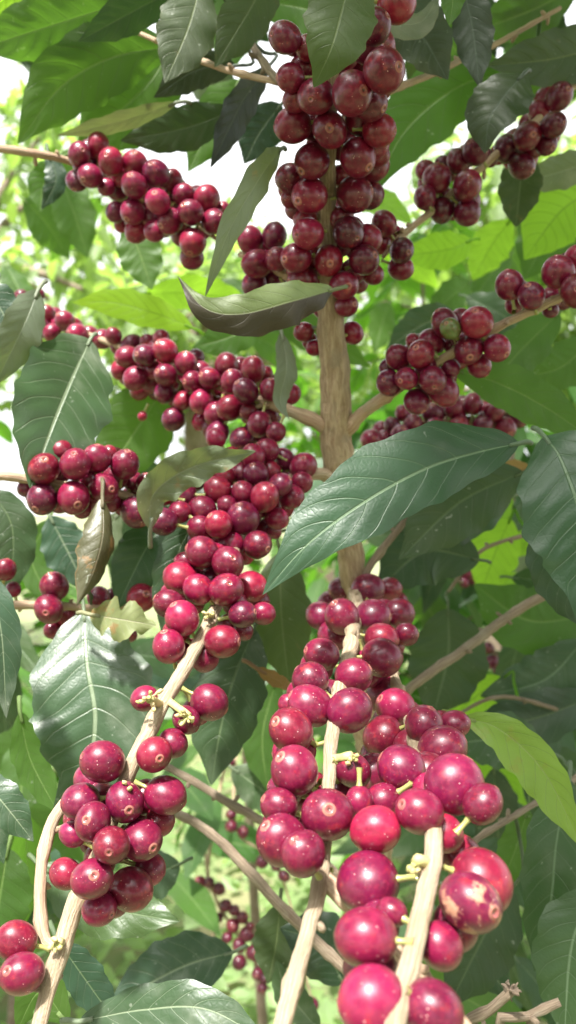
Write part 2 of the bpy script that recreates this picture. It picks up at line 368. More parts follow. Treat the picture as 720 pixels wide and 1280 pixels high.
# ------------------------------------------------------------------ cherries: x, y, radius in px, layer (0 front, 1 beside/behind, 2 deep)
def tab(s): return [tuple(float(a) for a in r.split(',')) for r in s.split()]
CH = [
 (T0, 'top', tab('''356,47,19,0 363,97,16,0 366,157,21,0 395,121,22,0 412,162,22,0 440,117,26,0 480,88,27,0 467,33,20,0 460,60,18,1 495,4,25,0 463,130,20,1
 474,163,20,0 390,202,21,0 363,223,18,0 387,245,21,0 447,197,23,0 466,205,20,1 443,243,21,0 461,243,18,1 369,125,15,1 450,150,18,1 472,193,14,1 420,92,18,1
 363,248,12,2 369,262,12,2 385,292,19,0 382,275,14,1 427,273,14,1 435,291,19,0 459,298,17,1 411,326,18,0 455,325,18,0 370,322,18,0
 378,350,18,0 395,352,15,1 430,357,18,0 433,382,14,0 466,343,13,1 440,340,15,1 380,415,12,1 393,435,10,1 440,416,14,1 403,385,12,1 378,85,15,1 385,60,15,1 430,70,17,1 425,220,14,2''')),
 (bS, 'mid', tab('313,300,16,0 343,295,16,0 321,330,17,0 347,324,15,0 318,355,15,0 360,366,11,2 340,350,12,2')),
 (lB, 'left', tab('''122.5,182,14.5,0 99,193,14.5,0 113,220,14.5,0 96,226,13,0 139,202,16,0 133,234,11,1 146,236,15,1 168,232,16,0 169,205,15,0 195,217,16,0 215,226,13,1
 197,252,15,0 145,265,12,0 166,265,14.5,0 152,281,9,2 171,289,14.5,0 193,289,13,0 189,272,12,2 229,243,13,0 258.5,249,16.5,0 238,266,15.5,0 213,277,16,0 267,277,15,0 278,263,10,1
 241,303,17,0 240,322,14.5,0 253,290,10,2''')),
 (bL, 'mid', tab('''27,371,9,1 49,368,7,1 58,393,11,0 81,401,12,0 50,410,12,0 65,416,11,0 43,427,10,1 97,418,13,0 112,430,12,1 128,424,12,1 150,462,12,1 190,478,13,2 226,470,14,2 256,488,14,2 330,545,13,1 320,505,13,1 345,540,12,1 300,510,13,2 142,420,10,0 159,446,14,0 165,431,13,1 181,444,14,0 207,439,15.5,0
 202,423,10,1 184,427,9,1 169,473,14,0 174,487,12,1 192,462,12,1 207,469,14,0 206,491,13,0 233,454,14,0 244,448,12,1 241,477,13,0 262,473,14,0 228,501,12,1 252,502,15,0
 217,524,14,0 283,456,14,0 316,462,15.5,0 291,477,15,0 307,489,16,0 332,467,9,2 338,487,14,0 363,493,13,1 287,510,16,0 270,518,15,1 311,514,11,0 252,526,12,1 266,534,14,1
 324,530,16,0 272,541,14,0 303,549,15,0 338,520,11,2 178,520,6,0 285,492,12,2 230,485,12,2''')),
 (bFL, 'mid', tab('''316,570,14,1 290,572,13,1 338,590,13,1 322,635,14,1 300,665,15,2 250,660,15,2 225,640,14,2 334,563,14.5,0 355,574,13,0 379,583,16.5,0 270,548,12,1 302,592,14,1 320,593,15,0 350,606,14.5,0 377,603,13,0 365,621,15,0 331,621,18,0 304,616,15,0 304,648,20,0
 273,655,17,0 284,632,12,1 346,648,14,0 342,663,10,2 322,681,17,0 252,690,20,0 289,681,17,1 272,674,15,2 227,618,18,1 253,637,17,1 272,612,16,1 241,598,16,2 280,596,14,2 204,619,13,2 204,652,17,0
 232,703,13,1 285,704,20,0 226,723,20,0 248,737,18,0 283,737,21,0 314,733,19,1 211,755,18,0 228,773,21,0 303,768,17,0 329,767,14,1 304,788,12,2 278,802,21,0 256,822,17,1 211,808,20,0''')),
 (bFL, 'front', tab('''181,873,16,1 262,878,23,0 233,900,17,1 193,943,23,0 216,929,18,1 128,952,27,0 101,1002,24,0 156,1002,25,0 207,994,25,0 200,1026,18,1 116,1027,24,0 139,1056,23,0
 177,1050,26,0 91,1043,16,1 82,1092,19,1 115,1098,26,0 164,1112,27,0 187,1086,19,1 124,1136,20,1 20,1176,24,0 28,1217,27,0''')),
 (lF, 'mid', tab('''55,586,19,0 94,580,19,0 77,563,13,1 121,573,17,0 137,567,10,2 156,581,18,0 113,595,10,2 53,624,19,0 92,622,20,0 33,610,11,1 103,637,11,2 130,610,18,0 140,628,11,1
 167,602,12,1 183,603,12,0 170,640,19,0''')),
 (lG, 'mid', tab('7,712,13,0 17,737,9,1 68,733,17,0 61,761,18,0 83,770,13,1 65,788,10,1 123,747,14,1 140,745,9,2 177,747,18,0 162,793,9,2')),
 (bC, 'front', tab('''427,737,16,1 460,737,19,0 487,737,15,1 427,771,21,0 402,770,18,1 466,770,21,0 499,767,18,0 508,793,14,1 477,798,20,1 402,818,21,0 477,822,25,0 442,845,24,0 388,850,23,0
 388,882,27,0 437,888,28,0 360,880,12,2 364,913,28,0 368,963,31,0 349,1007,22,1 409,1018,33,0 352,1050,31,0 379,1067,28,0 441,963,21,1 449,1002,18,2''')),
 (bR, 'front', tab('''480,868,24,1 495,884,24,0 530,906,25,0 479,920,26,0 568,906,18,1 553,936,29,0 465,966,24,1 502,961,30,0 567,981,37,0 603,1005,26,1 478,1002,24,1 470,1037,30,0
 524,1014,30,0 556,1042,22,1 460,1103,39,1 458,1172,38,1 490,1140,18,2 601,1103,40,1 588,1128,37,0 550,1182,29,1 466,1252,41,1 542,1264,38,1''')),
 (rN, 'top', tab('''480,280,15,0 502,313,15,0 501,335,15,0 492,292,10,2 473,303,14,1 532,213,12,1 546,223,17,0 531,247,14,0 552,263,15,1 573,202,15,0 595,189,16,0 613,198,10,1 584,232,18,0 584,266,16,0 553,205,10,2
 699,121,16,0 682,124,14,1 692,156,15,0 674,140,14,1 659,170,17,0 634,186,16,1 683,180,13,0 666,183,14,1 652,208,16,0''')),
 (bPR, 'mid', tab('''556,404,17,1 563,411,13,0 596,403,19,0 586,437,18,0 621,435,17,0 599,457,14,1 563,431,9,2 539,427,16,1 526,443,17,0 498,447,15,0 517,427,10,2 484,459,10,2 486,479,16,0
 508,473,14,0 541,475,17,0 563,459,12,1 555,489,18,0 521,502,15,0 637,356,17,0 664,370,17,0 643,380,12,2 698,340,19,0 720,364,20,0 688,372,13,2 688,388,10,2 722,325,16,1''')),
 (rQ, 'mid', tab('''567,510,12,0 541,517,13,0 591,505,13,0 504,517,10,0 490,533,11,0 516,531,13,0 500,543,12,0 545,535,13,0 573,533,13,0 464,549,13,0 480,550,12,0 617,515,12,0 603,531,12,0
 631,535,14,0 647,523,12,0 686,477,11,0 530,545,11,1 556,547,11,1''')),
]
TONE = {'top': (.15, .003, .023), 'left': (.165, .005, .038), 'mid': (.17, .004, .033), 'front': (.16, .006, .036), 'far': (.10, .008, .030)}
items = []
for stem, tone, rows in CH:
    for (x, y, r, ly) in rows:
        i = stem.near_px(x, y); d0 = stem.c[i, 1]
        r *= 1.0 if r > 22 else 1.06; R = r*d0/F; lat = math.hypot(stem.px[i]-x, stem.py[i]-y)*d0/F
        Tt = R+stem.rad[i]+.001
        q = math.sqrt(max(Tt*Tt-lat*lat, 0))
        off = {0: -max(q*.95, .002), 1: max(q*.8, .004), 2: q+R*1.4}[int(ly)]
        items.append(dict(stem=stem, x=x, y=y, r=r, ly=ly, d=d0+off, tone=tone, i=i))
def fillers():
    rr = np.random.default_rng(77); out = []
    base = list(items)
    for a in range(len(base)):
        A = base[a]
        cand = [B for B in base[a+1:] if B['stem'] is A['stem'] and 1.0*(A['r']+B['r'])*.75 < math.hypot(A['x']-B['x'], A['y']-B['y']) < 1.25*(A['r']+B['r'])]
        for B in cand[:3]:
            if rr.random() > .62: continue
            r = (A['r']+B['r'])/2*rr.uniform(.78, .95)
            x = (A['x']+B['x'])/2+rr.normal()*2; y = (A['y']+B['y'])/2+rr.normal()*2
            if any(math.hypot(o['x']-x, o['y']-y) < .95*r for o in out): continue
            st = A['stem']; i = st.near_px(x, y)
            if math.hypot(st.px[i]-x, st.py[i]-y) > 3.2*r: continue
            out.append(dict(stem=st, x=x, y=y, r=r, ly=2, d=max(A['d'], B['d'], st.c[i, 1]+st.rad[i])+r*st.c[i, 1]/F*.75, tone=A['tone'], i=i))
    items.extend(out)
fillers()
def rel():
    X = np.array([it['x'] for it in items]); Y = np.array([it['y'] for it in items]); R0 = np.array([it['r'] for it in items])
    D = np.array([it['d'] for it in items])
    for k in range(160):
        Rr = R0*D/F
        PX = np.stack([(X-360)/F*D, D, H-(Y-640)/F*D], 1)
        dd = PX[:, None]-PX[None]; dist = np.linalg.norm(dd, axis=2)
        need = (Rr[:, None]+Rr[None])*.93
        ov = need-dist; np.fill_diagonal(ov, -1)
        ii, jj = np.where(np.triu(ov > 1e-5))
        if len(ii) == 0: break
        for a, b in zip(ii, jj):
            s = 1 if (D[a]-D[b] > 0 or (D[a] == D[b] and a > b)) else -1
            p = min(ov[a, b]*.6, .0012)
            D[a] += s*p; D[b] -= s*p
    for it, d in zip(items, D): it['d'] = float(d)
rel()

# cherry template ------------------------------------------------------------
def template(nr=26, ns=30):
    V = []; UV = []; 
    th = np.concatenate([[0.0], np.array([.03, .055, .08, .11, .14, .17, .20, .24, .30]), np.linspace(.38, PI-.12, nr-11), [PI]])
    for t in th:
        p = t/PI
        rr = 1.0
        rr += .030*math.exp(-((t-.155)/.038)**2) - .055*math.exp(-(t/.10)**2)     # calyx ring and pit
        rr -= .03*math.exp(-((PI-t)/.35)**2)
        for j in range(ns):
            a = 2*PI*j/ns
            lob = 1+.018*math.cos(2*a)*math.sin(t)
            V.append((math.sin(t)*math.cos(a)*rr*lob*1.0, math.sin(t)*math.sin(a)*rr*lob*.965, math.cos(t)*rr*1.045))
            UV.append((j/ns, p))
    n = len(th)
    Fc = [(i*ns+j, i*ns+(j+1) % ns, (i+1)*ns+(j+1) % ns, (i+1)*ns+j)[::-1] for i in range(n-1) for j in range(ns)]
    return np.array(V), Fc, np.array(UV)
TV, TF, TUV = template()
def put_cherry(mb, c, axis, R, tone, L, seed, scab=False, green=False):
    r = np.random.default_rng(seed)
    z = nrm(axis); x = nrm(np.cross(z, r.normal(size=3))); y = np.cross(z, x)
    B = np.stack([x, y, z], 1)
    st = 1+r.normal()*.025
    sc = np.array([1, 1, st])*R/1.0
    k3 = r.normal(size=(3, 3))*.9; ph = r.uniform(0, 6.28, 3)
    bump = sum(np.sin(TV @ k3[a]*1.6+ph[a]) for a in range(3))*.011
    V = (TV*sc*(1+bump)[:, None]*np.array([1, 1-abs(r.normal())*.03, 1])) @ B.T + c
    col = np.array(TONE[tone])*np.exp(r.normal()*.20)
    k = r.random()
    if k > .8: col = col*np.array([1.22, 1.3, .85])
    elif k < .2: col = col*(np.array([.85, .8, 1.0]) if tone == 'front' else np.array([.62, .7, .9]))
    if green: col = np.array([.10, .17, .04])
    mb.add(V, TF, TUV, TV*1.0+r.uniform(-50, 50, 3), list(col)+[float(scab) if scab else 1.0])
    # pedicel
    if L > 0:
        p0 = c-z*R*.97; p1 = c-z*(R*.97+L)
        n = 5; pts = np.linspace(p0, p1, n); ns = 7
        v = []; u = []
        for i in range(n):
            rad = (.0011, .0008, .0008, .0009, .0012)[i]
            for j in range(ns):
                a = 2*PI*j/ns; v.append(pts[i]+(x*math.cos(a)+y*math.sin(a))*rad); u.append((2.0, .5))
        mb.add(v, [(i*ns+j, i*ns+(j+1) % ns, (i+1)*ns+(j+1) % ns, (i+1)*ns+j) for i in range(n-1) for j in range(ns)], u, None, list(col)+[1.0])

for k, it in enumerate(items):
    st = it['stem']; c = P(it['x'], it['y'], it['d']); R = it['r']*it['d']/F
    i = int(np.argmin(np.linalg.norm(st.c-c, axis=1)))
    r = np.random.default_rng(k+500)
    ax = nrm(c-st.c[i]); dist = np.linalg.norm(c-st.c[i])
    tang = nrm(st.c[min(i+1, len(st.c)-1)]-st.c[max(i-1, 0)])
    ax2 = nrm(ax+r.normal(size=3)*.22)
    it.update(c=c, R=R, ax=ax2, L=float(np.clip(dist-R*.95, .0, .0055)), seed=k+900)
    xy = (it['x'], it['y'])
    it['scab'] = 3 if xy == (588, 1128) else (2 if xy in ((601, 1103), (524, 1014), (553, 936)) or r.random() < .02 else 0)
    it['green'] = (it['x'], it['y']) == (563, 411)

# ------------------------------------------------------------------ leaves
def wprof(u, tip=.35):
    w = np.sin(PI*np.clip(u, 0, 1)**.88)**.78
    s = np.clip((u-.74)/.26, 0, 1); s = s*s*(3-2*s)
    return w*(1-tip*s)
def leaf_grid(mb, mid, hwL, hwR, normal_hint, roll=0., fold=.12, wave=.05, curl=.0, quilt=.012, nu=44, nv=18, seed=0, tn=None, tip=.35, bites=0, mi=0):
    """mid (n,3) midrib; widths in metres; normal_hint = the side that faces the viewer"""
    r = np.random.default_rng(seed+77)
    c = catmull(mid, nu+1)
    T = nrm(np.gradient(c, axis=0))
    us = np.linspace(0, 1, nu+1)
    Lw = wprof(us, tip)
    p1, p2, p3 = r.random(3)*6.28; k1 = r.uniform(3.0, 4.6); k2 = r.uniform(6, 9)
    V = []; UV = []
    w = max(hwL, hwR)
    for i, u in enumerate(us):
        N = normal_hint(c[i]) if callable(normal_hint) else normal_hint
        N = nrm(N-T[i]*(N@T[i]))
        Sd = np.cross(T[i], N)      # to the viewer's right when the leaf points up
        a = math.radians(roll(u) if callable(roll) else roll)
        S2 = Sd*math.cos(a)+N*math.sin(a); N2 = N*math.cos(a)-Sd*math.sin(a)
        for j in range(nv+1):
            v = -1+2*j/nv
            hw = hwR if v > 0 else hwL
            av = abs(v)
            edge = 1+.05*math.sin(k2*1.7*u*6.28/3+p1+(3 if v > 0 else 0))*av+.025*math.sin(u*60+p2)*av
            if bites: edge -= av*bites*max(0, math.sin(u*17+p3+(2 if v > 0 else 0)))**3
            s = Lw[i]*hw*edge
            cr = curl*av
            lat = v*s*(math.cos(cr*1.2))
            h = fold*av*s - curl*av*av*s*.6
            h += wave*w*av**2*math.sin(2*PI*k1*u+p1+(1.7 if v > 0 else 0))*math.sin(PI*u)**.5
            ph = (u*NV-av**1.25*VK+.5) % 1.0
            h += quilt*w*2*(math.sin(PI*ph)**.6-.6)*math.sin(PI*min(1, av*1.05))**.7*math.sin(PI*u)**.5 if 0 < av < .98 else 0
            V.append(c[i]+S2*lat+N2*h); UV.append((u, v))
    n1 = nv+1
    Fc = [(i*n1+j, i*n1+j+1, (i+1)*n1+j+1, (i+1)*n1+j) for i in range(nu) for j in range(nv)]
    off = r.uniform(-9, 9, 3)
    Vn = np.array(V)
    mb.add(Vn, Fc, UV, Vn-Vn[0]+off, tn, mi)
    return c

def view_n(p): return nrm(CAM-p)
LEAVES = []
def leaf(tree, mat, pts, hw, roll=0, fold=.15, wave=.06, curl=.2, tip=.35, hw2=None, label=None, under=False, bites=0, quilt=.020, pet=True):
    LEAVES.append(dict(tree=tree, mat=mat, pts=pts, hw=hw, hw2=hw2 or hw, roll=roll, fold=fold, wave=wave, curl=curl, tip=tip, label=label, under=under, bites=bites, quilt=quilt, pet=pet))
G = leaf
# foreground, hand placed
G(main, 'gloss', [(650,554,.335),(600,565,.325),(535,585,.315),(460,625,.305),(385,680,.30),(328,744,.30)], 47, roll=-12, hw2=62, fold=.10, label='large dark green leaf spread across the middle')
G(right, 'gloss', [(680,545,.34),(700,572,.33),(725,640,.32),(740,710,.315),(728,790,.31)], 72, roll=10, label='large glossy leaf cut off by the right edge')
G(main, 'grey', [(113,424,.43),(92,468,.41),(70,520,.395),(50,575,.385),(38,612,.38)], 62, roll=15, fold=.22, label='broad silvery green leaf with a pale midrib')
G(left, 'grey', [(105,764,.40),(109,830,.385),(119,900,.375),(105,975,.37),(66,1018,.37)], 78, roll=-10, fold=.18, label='broad grey-green leaf with a light midrib')
G(left, 'pale', [(188,662,.365),(192,618,.36),(240,584,.355),(320,564,.35)], 26, roll=-15, hw2=24, fold=.35, wave=.22, label='pale curling leaf with a wavy edge', tip=.2)
G(left, 'brown', [(128,622,.375),(128,670,.365),(116,715,.36),(96,758,.358)], 26, roll=20, fold=-.3, wave=.12, curl=.5, label='curled brownish leaf hanging down')
G(main, 'spotty', [(112,768,.372),(150,774,.366),(196,782,.365)], 28, wave=.2, bites=.5, label='torn yellowish spotted leaf')
G(left, 'pale', [(352,186,.385),(325,222,.355),(287,288,.345),(256,372,.345)], 18, roll=42, fold=.12, label='narrow pale leaf hanging down')
G(main, 'twotone', [(418,362,.375),(365,376,.345),(300,392,.335),(255,384,.335),(222,345,.34)], 36, roll=0, hw2=30, fold=-.05, wave=.2, curl=.4, tip=.5, label='curled leaf, pale above and dark brown below')
G(left, 'lime', [(241,410,.55),(195,392,.55),(140,378,.55),(90,378,.55)], 21, fold=.1, wave=.03, label='bright lime green leaf lit through')
G(main, 'olive', [(440,-45,.285),(428,10,.28),(414,60,.278),(392,110,.285)], 46, fold=.1, wave=.06, label='dark olive leaf hanging over the top cherries')
G(right, 'pale', [(458,-10,.37),(488,24,.37),(525,28,.375),(550,-8,.38)], 17, roll=30, fold=.1)  # pale material paints in the white glare on a shiny leaf
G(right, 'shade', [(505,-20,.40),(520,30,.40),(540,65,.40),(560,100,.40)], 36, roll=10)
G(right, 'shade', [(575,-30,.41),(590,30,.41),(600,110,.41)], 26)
G(main, 'under', [(560,-40,.3),(566,-5,.3),(562,32,.3)], 16, tip=.1)
G(right, 'olive', [(790,45,.47),(700,72,.46),(607,82,.45)], 34, fold=.2, roll=-10)
G(right, 'under', [(720,-15,.6),(660,15,.6),(590,40,.6)], 34)
G(main, 'under', [(640,90,.50),(570,110,.50),(505,165,.50),(468,240,.50)], 44, fold=.1)
G(right, 'shade', [(655,92,.405),(632,118,.40),(612,150,.398),(606,192,.40)], 36, roll=-25, label='grey glossy leaf in front of the cherries')
G(right, 'olive', [(655,188,.5),(650,235,.5),(645,284,.5)], 27, tip=.1)
G(main, 'under', [(566,462,.43),(620,478,.43),(680,508,.43),(745,552,.43)], 30, roll=12, fold=.15, label='mid green leaf seen from below')
G(main, 'under', [(735,250,.7),(690,290,.7),(655,350,.7)], 42)
G(right, 'yellow', [(578,897,.345),(625,912,.34),(680,965,.335),(728,1060,.33)], 24, hw2=36, roll=14, fold=.4, label='pale yellow-green leaf')
G(right, 'gloss', [(712,972,.40),(696,1050,.39),(688,1130,.385),(668,1215,.385)], 40, roll=18, fold=.2)
G(right, 'gloss', [(745,1110,.36),(715,1180,.355),(705,1300,.35)], 46, fold=.2)
G(left, 'grey', [(98,1277,.285),(180,1262,.28),(260,1262,.275),(345,1310,.27)], 30, hw2=34, fold=.12, label='pale grey-green leaf along the bottom edge')
G(main, 'grey', [(292,1190,.47),(225,1210,.46),(130,1262,.455)], 40, wave=.1)
G(main, 'dark', [(50,1082,.37),(120,1130,.365),(225,1152,.36)], 42, hw2=36, wave=.12, fold=.1)
G(main, 'dark', [(72,1175,.33),(105,1222,.33),(150,1285,.33)], 24)
G(main, 'dark', [(318,785,.44),(292,850,.43),(276,910,.425),(264,982,.42)], 46, roll=-10)
G(main, 'olive', [(350,690,.47),(352,770,.46),(362,862,.46)], 38)
G(left, 'gloss', [(210,648,.43),(180,690,.42),(145,762,.42)], 34, roll=-15)
G(main, 'grey', [(245,648,.42),(220,700,.41),(203,795,.41)], 26)
G(left, 'dark', [(-15,610,.44),(15,660,.44),(12,750,.44)], 30, fold=.1)
G(left, 'grey', [(-25,705,.34),(0,780,.335),(8,898,.335)], 24)
G(left, 'grey', [(-30,965,.335),(5,1005,.33),(42,1052,.33)], 25)
G(left, 'grey', [(-20,960,.38),(-8,1040,.38),(5,1080,.38)], 22)
G(left, 'under', [(25,890,.40),(38,950,.40),(75,1020,.40)], 22, roll=30)
G(left, 'under', [(10,1060,.42),(0,1120,.42),(-10,1200,.42)], 40)
G(main, 'under', [(85,1280,.30),(50,1240,.30),(20,1290,.30)], 24, roll=20)
G(left, 'under', [(100,985,.42),(98,1030,.42),(112,1100,.42)], 34)
# top left canopy
G(left, 'under', [(150,5,.46),(70,30,.46),(-30,62,.46)], 40, fold=.1)
G(left, 'bright', [(60,-30,.5),(20,-8,.5),(-30,20,.5)], 22)
G(left, 'dark', [(222,-15,.43),(165,15,.43),(98,52,.43)], 24, roll=15)
G(left, 'under', [(215,58,.47),(140,72,.47),(75,110,.47),(22,180,.47)], 44, fold=.12)
G(left, 'under', [(212,62,.50),(180,110,.50),(95,190,.50)], 50, fold=.12)
G(main, 'olive', [(252,-25,.41),(235,35,.405),(206,104,.40)], 36, hw2=38, fold=.1)
G(main, 'olive', [(345,-45,.40),(310,15,.40),(268,84,.40)], 32)
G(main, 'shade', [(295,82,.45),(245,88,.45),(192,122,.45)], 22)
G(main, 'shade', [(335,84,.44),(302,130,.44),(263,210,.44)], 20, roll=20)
G(left, 'pale', [(222,128,.47),(150,152,.47),(70,170,.47)], 12, roll=30)
G(main, 'dark', [(292,138,.48),(232,160,.48),(150,176,.48)], 27)
G(main, 'under', [(300,100,.52),(268,150,.52),(235,215,.52)], 30)
G(main, 'dark', [(352,130,.50),(325,165,.50),(305,205,.50)], 28)
G(left, 'under', [(160,280,.56),(176,320,.56),(190,362,.56)], 28)
G(left, 'under', [(75,200,.56),(55,230,.56),(50,265,.56)], 20)
G(left, 'dark', [(60,190,.52),(70,225,.52),(52,262,.52)], 14)
G(left, 'pale', [(48,362,.40),(28,410,.39),(-8,485,.39)], 26, roll=20)
G(left, 'grey', [(-30,350,.42),(0,385,.42),(20,430,.42)], 26)
G(left, 'under', [(215,470,.54),(175,530,.54),(120,610,.54)], 46)
G(main, 'pale', [(352,415,.425),(358,460,.415),(350,500,.41),(362,525,.41)], 14, roll=40)
G(main, 'under', [(330,395,.56),(290,420,.56),(240,435,.56)], 24)
G(left, 'grey', [(62,645,.50),(85,690,.50),(110,740,.50)], 30)
G(left, 'under', [(60,650,.52),(40,700,.52),(70,760,.52)], 22)
# right hand mid ground
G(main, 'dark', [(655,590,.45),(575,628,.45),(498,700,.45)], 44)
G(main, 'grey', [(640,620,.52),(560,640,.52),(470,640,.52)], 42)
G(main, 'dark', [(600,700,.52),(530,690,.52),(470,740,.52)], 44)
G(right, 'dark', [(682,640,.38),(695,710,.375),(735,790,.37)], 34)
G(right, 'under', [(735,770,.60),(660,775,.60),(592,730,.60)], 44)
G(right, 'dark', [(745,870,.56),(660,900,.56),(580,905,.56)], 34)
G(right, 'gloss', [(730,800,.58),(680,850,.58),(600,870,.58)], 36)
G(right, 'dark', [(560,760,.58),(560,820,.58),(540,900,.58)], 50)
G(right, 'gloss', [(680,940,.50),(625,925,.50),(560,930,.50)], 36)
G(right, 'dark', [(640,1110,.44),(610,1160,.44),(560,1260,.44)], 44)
G(right, 'grey', [(560,1120,.47),(590,1180,.47),(640,1250,.47)], 36)
G(right, 'under', [(660,1010,.46),(645,1060,.46),(620,1120,.46)], 22)
G(main, 'under', [(345,850,.55),(328,920,.55),(335,990,.55)], 28)
G(right, 'bright', [(590,300,.68),(560,312,.68),(500,320,.68)], 24)
G(right, 'grey', [(575,395,.62),(530,405,.62),(482,438,.62)], 24)
G(right, 'bright', [(745,235,.60),(700,265,.60),(655,325,.60)], 40)
G(right, 'pale', [(760,195,.56),(700,215,.56),(640,230,.56)], 22)
G(right, 'under', [(700,390,.54),(640,450,.54),(600,500,.54)], 30)
G(right, 'under', [(745,420,.56),(700,460,.56),(650,470,.56)], 30)
G(main, 'dark', [(430,1230,.44),(400,1180,.44),(350,1160,.44)], 40)
G(main, 'olive', [(350,1130,.46),(345,1180,.46),(335,1230,.46)], 30)
G(right, 'grey', [(400,1290,.45),(360,1240,.45),(345,1200,.45)], 20)
G(main, 'dead', [(320,835,.40),(345,850,.40),(372,862,.40)], 9, roll=40)
G(main, 'grey', [(290,960,.56),(330,990,.56),(360,1020,.56)], 26)
G(left, 'dark', [(225,1080,.5),(190,1095,.5),(150,1120,.5)], 30)
G(main, 'dead', [(668,590,.50),(640,582,.50),(618,592,.50)], 8)
G(right, 'bright', [(735,600,.72),(680,650,.72),(640,700,.72)], 30)
G(right, 'bright', [(640,620,.8),(600,660,.8),(600,720,.8)], 26)
G(right, 'pale', [(690,640,.75),(660,690,.75),(600,700,.75)], 22)
G(left, 'pale', [(150,640,.6),(120,680,.6),(70,700,.6)], 22)
# random leaf pairs filling the middle distance on the fruiting trees
fr = random.Random(5)
def fill(tree, box, n, d0, d1, mats, hw=(26, 44)):
    for k in range(n):
        x = fr.uniform(box[0], box[2]); y = fr.uniform(box[1], box[3]); d = fr.uniform(d0, d1)
        a = fr.uniform(.1, 2.6) if fr.random() < .8 else fr.uniform(0, 6.28)
        L = fr.uniform(.065, .11)*F/d; dx, dy = math.cos(a)*L*.5, abs(math.sin(a))*L*.5
        dd = fr.uniform(-.04, .04)
        G(tree, fr.choice(mats), [(x-dx, y-dy, d+dd), (x, y-6, d), (x+dx, y+dy, d-dd+.01)], fr.uniform(.014, .021)*F/d, roll=fr.uniform(-35, 35), fold=.15)
fill(main, (250, -40, 700, 120), 16, .55, .80, ['under', 'under', 'dark', 'olive'])
fill(left, (-40, -60, 260, 60), 9, .58, .80, ['under', 'bright', 'dark'])
fill(right, (470, 230, 760, 480), 15, .70, 1.0, ['bright', 'under', 'under', 'bright', 'gloss'])
fill(right, (480, 560, 760, 980), 26, .62, .95, ['dark', 'bright', 'gloss', 'grey', 'under'])
fill(right, (520, 980, 760, 1290), 12, .55, .8, ['dark', 'under', 'gloss'])
fill(main, (210, 330, 400, 460), 6, .7, .9, ['under', 'bright'])
fill(left, (-30, 200, 130, 400), 5, .75, 1.0, ['under', 'bright'])
fill(left, (-30, 600, 260, 900), 10, .6, .85, ['under', 'dark', 'gloss'])
fill(left, (-30, 950, 130, 1290), 8, .5, .7, ['under', 'gloss'])

# ------------------------------------------------------------------ build the three near trees
def build_tree(t):
    for s in t.stems:
        mb = MB()
        wob = .06 if s.name == 'trunk' else .05
        tube(mb, s.c, s.rad, 18 if s.name == 'trunk' else 12, True, wob, None, seed=len(s.c))
        s.mb = mb
    # petioles and leaves find their branch
    for k, lf in enumerate([l for l in LEAVES if l['tree'] is t]):
        mid = np.array([P(*p) for p in lf['pts']])
        best = None
        for s in t.stems:
            if s.name == 'trunk' and False: continue
            dd = np.linalg.norm(s.c-mid[0], axis=1); i = int(np.argmin(dd))
            if best is None or dd[i] < best[0]: best = (dd[i], s, i)
        lf['mid'] = mid; lf['stem'] = best[1]; lf['at'] = best[1].c[best[2]]
        best[1].leaves.append((lf, k))
def finish_tree(t, budget=100):
    its = [it for it in items if it['stem'].tree is t]
    its.sort(key=lambda it: -it['r'])
    solo = its[:budget]; rest = its[budget:]
    for s in t.stems:
        s.ob = s.mb.build(s.name, M[s.mat], t.root, origin=s.c[0] if s.name == 'branch' else np.array(t.root.location))
        if s.label: s.ob['label'] = s.label
        for lf, k in s.leaves:
            mb = MB()
            d = lf['pts'][len(lf['pts'])//2][2]
            w1, w2 = lf['hw']*d/F, lf['hw2']*d/F
            cr = max(.35, math.cos(math.radians(lf['roll'])))
            sgn = -1 if lf['under'] else 1
            leaf_grid(mb, lf['mid'], w1/cr, w2/cr, view_n, roll=lf['roll'], fold=lf['fold'], wave=lf['wave'], curl=lf['curl'], tip=lf['tip'], seed=k, bites=lf['bites'], quilt=lf['quilt'], tn=(fr.random()*.8,)*3+(1,))
            m0 = lf['mid'][0]; t0 = nrm(lf['mid'][1]-m0)
            dist = np.linalg.norm(lf['at']-m0)
            end = lf['at']
            if dist < .045:
                q = catmull(np.array([m0+t0*.006, m0, m0-t0*min(.012, dist*.4), (m0-t0*min(.02, dist*.5)+end)/2+np.array([0, .008, .0]), end]), 16)
            else:
                q = catmull(np.array([m0+t0*.006, m0, m0-t0*.005+[0, .002, 0], m0-t0*.008+[0, .004, -.001]]), 10)
            tube(mb, q, np.linspace(.0009, .0012, len(q)), 7, True, 0, None, seed=k)
            mb.mi = mb.mi
            ob = mb.build('leaf', M[lf['mat']], s.ob, origin=m0)
            if lf['label']: ob['label'] = lf['label']
    for it in solo:
        mb = MB(); put_cherry(mb, it['c'], it['ax'], it['R'], it['tone'], it['L'], it['seed'], it['scab'], it['green'])
        ob = mb.build('cherry', M['cherry'], it['stem'].ob, origin=it['c'])
        if it['green']: ob['label'] = 'small unripe green cherry among red ones'
        elif (it['x'], it['y']) == (588, 1128): ob['label'] = 'large cherry with a rough tan scar'
    if rest:
        mb = MB()
        for it in rest: put_cherry(mb, it['c'], it['ax'], it['R'], it['tone'], it['L'], it['seed'], it['scab'], it['green'])
        ob = mb.build('cherries', M['cherry'], t.root, origin=np.array(t.root.location)); ob['kind'] = 'stuff'
        ob['label'] = 'remaining smaller red cherries further up and back'
for t in (main, left, right): build_tree(t)
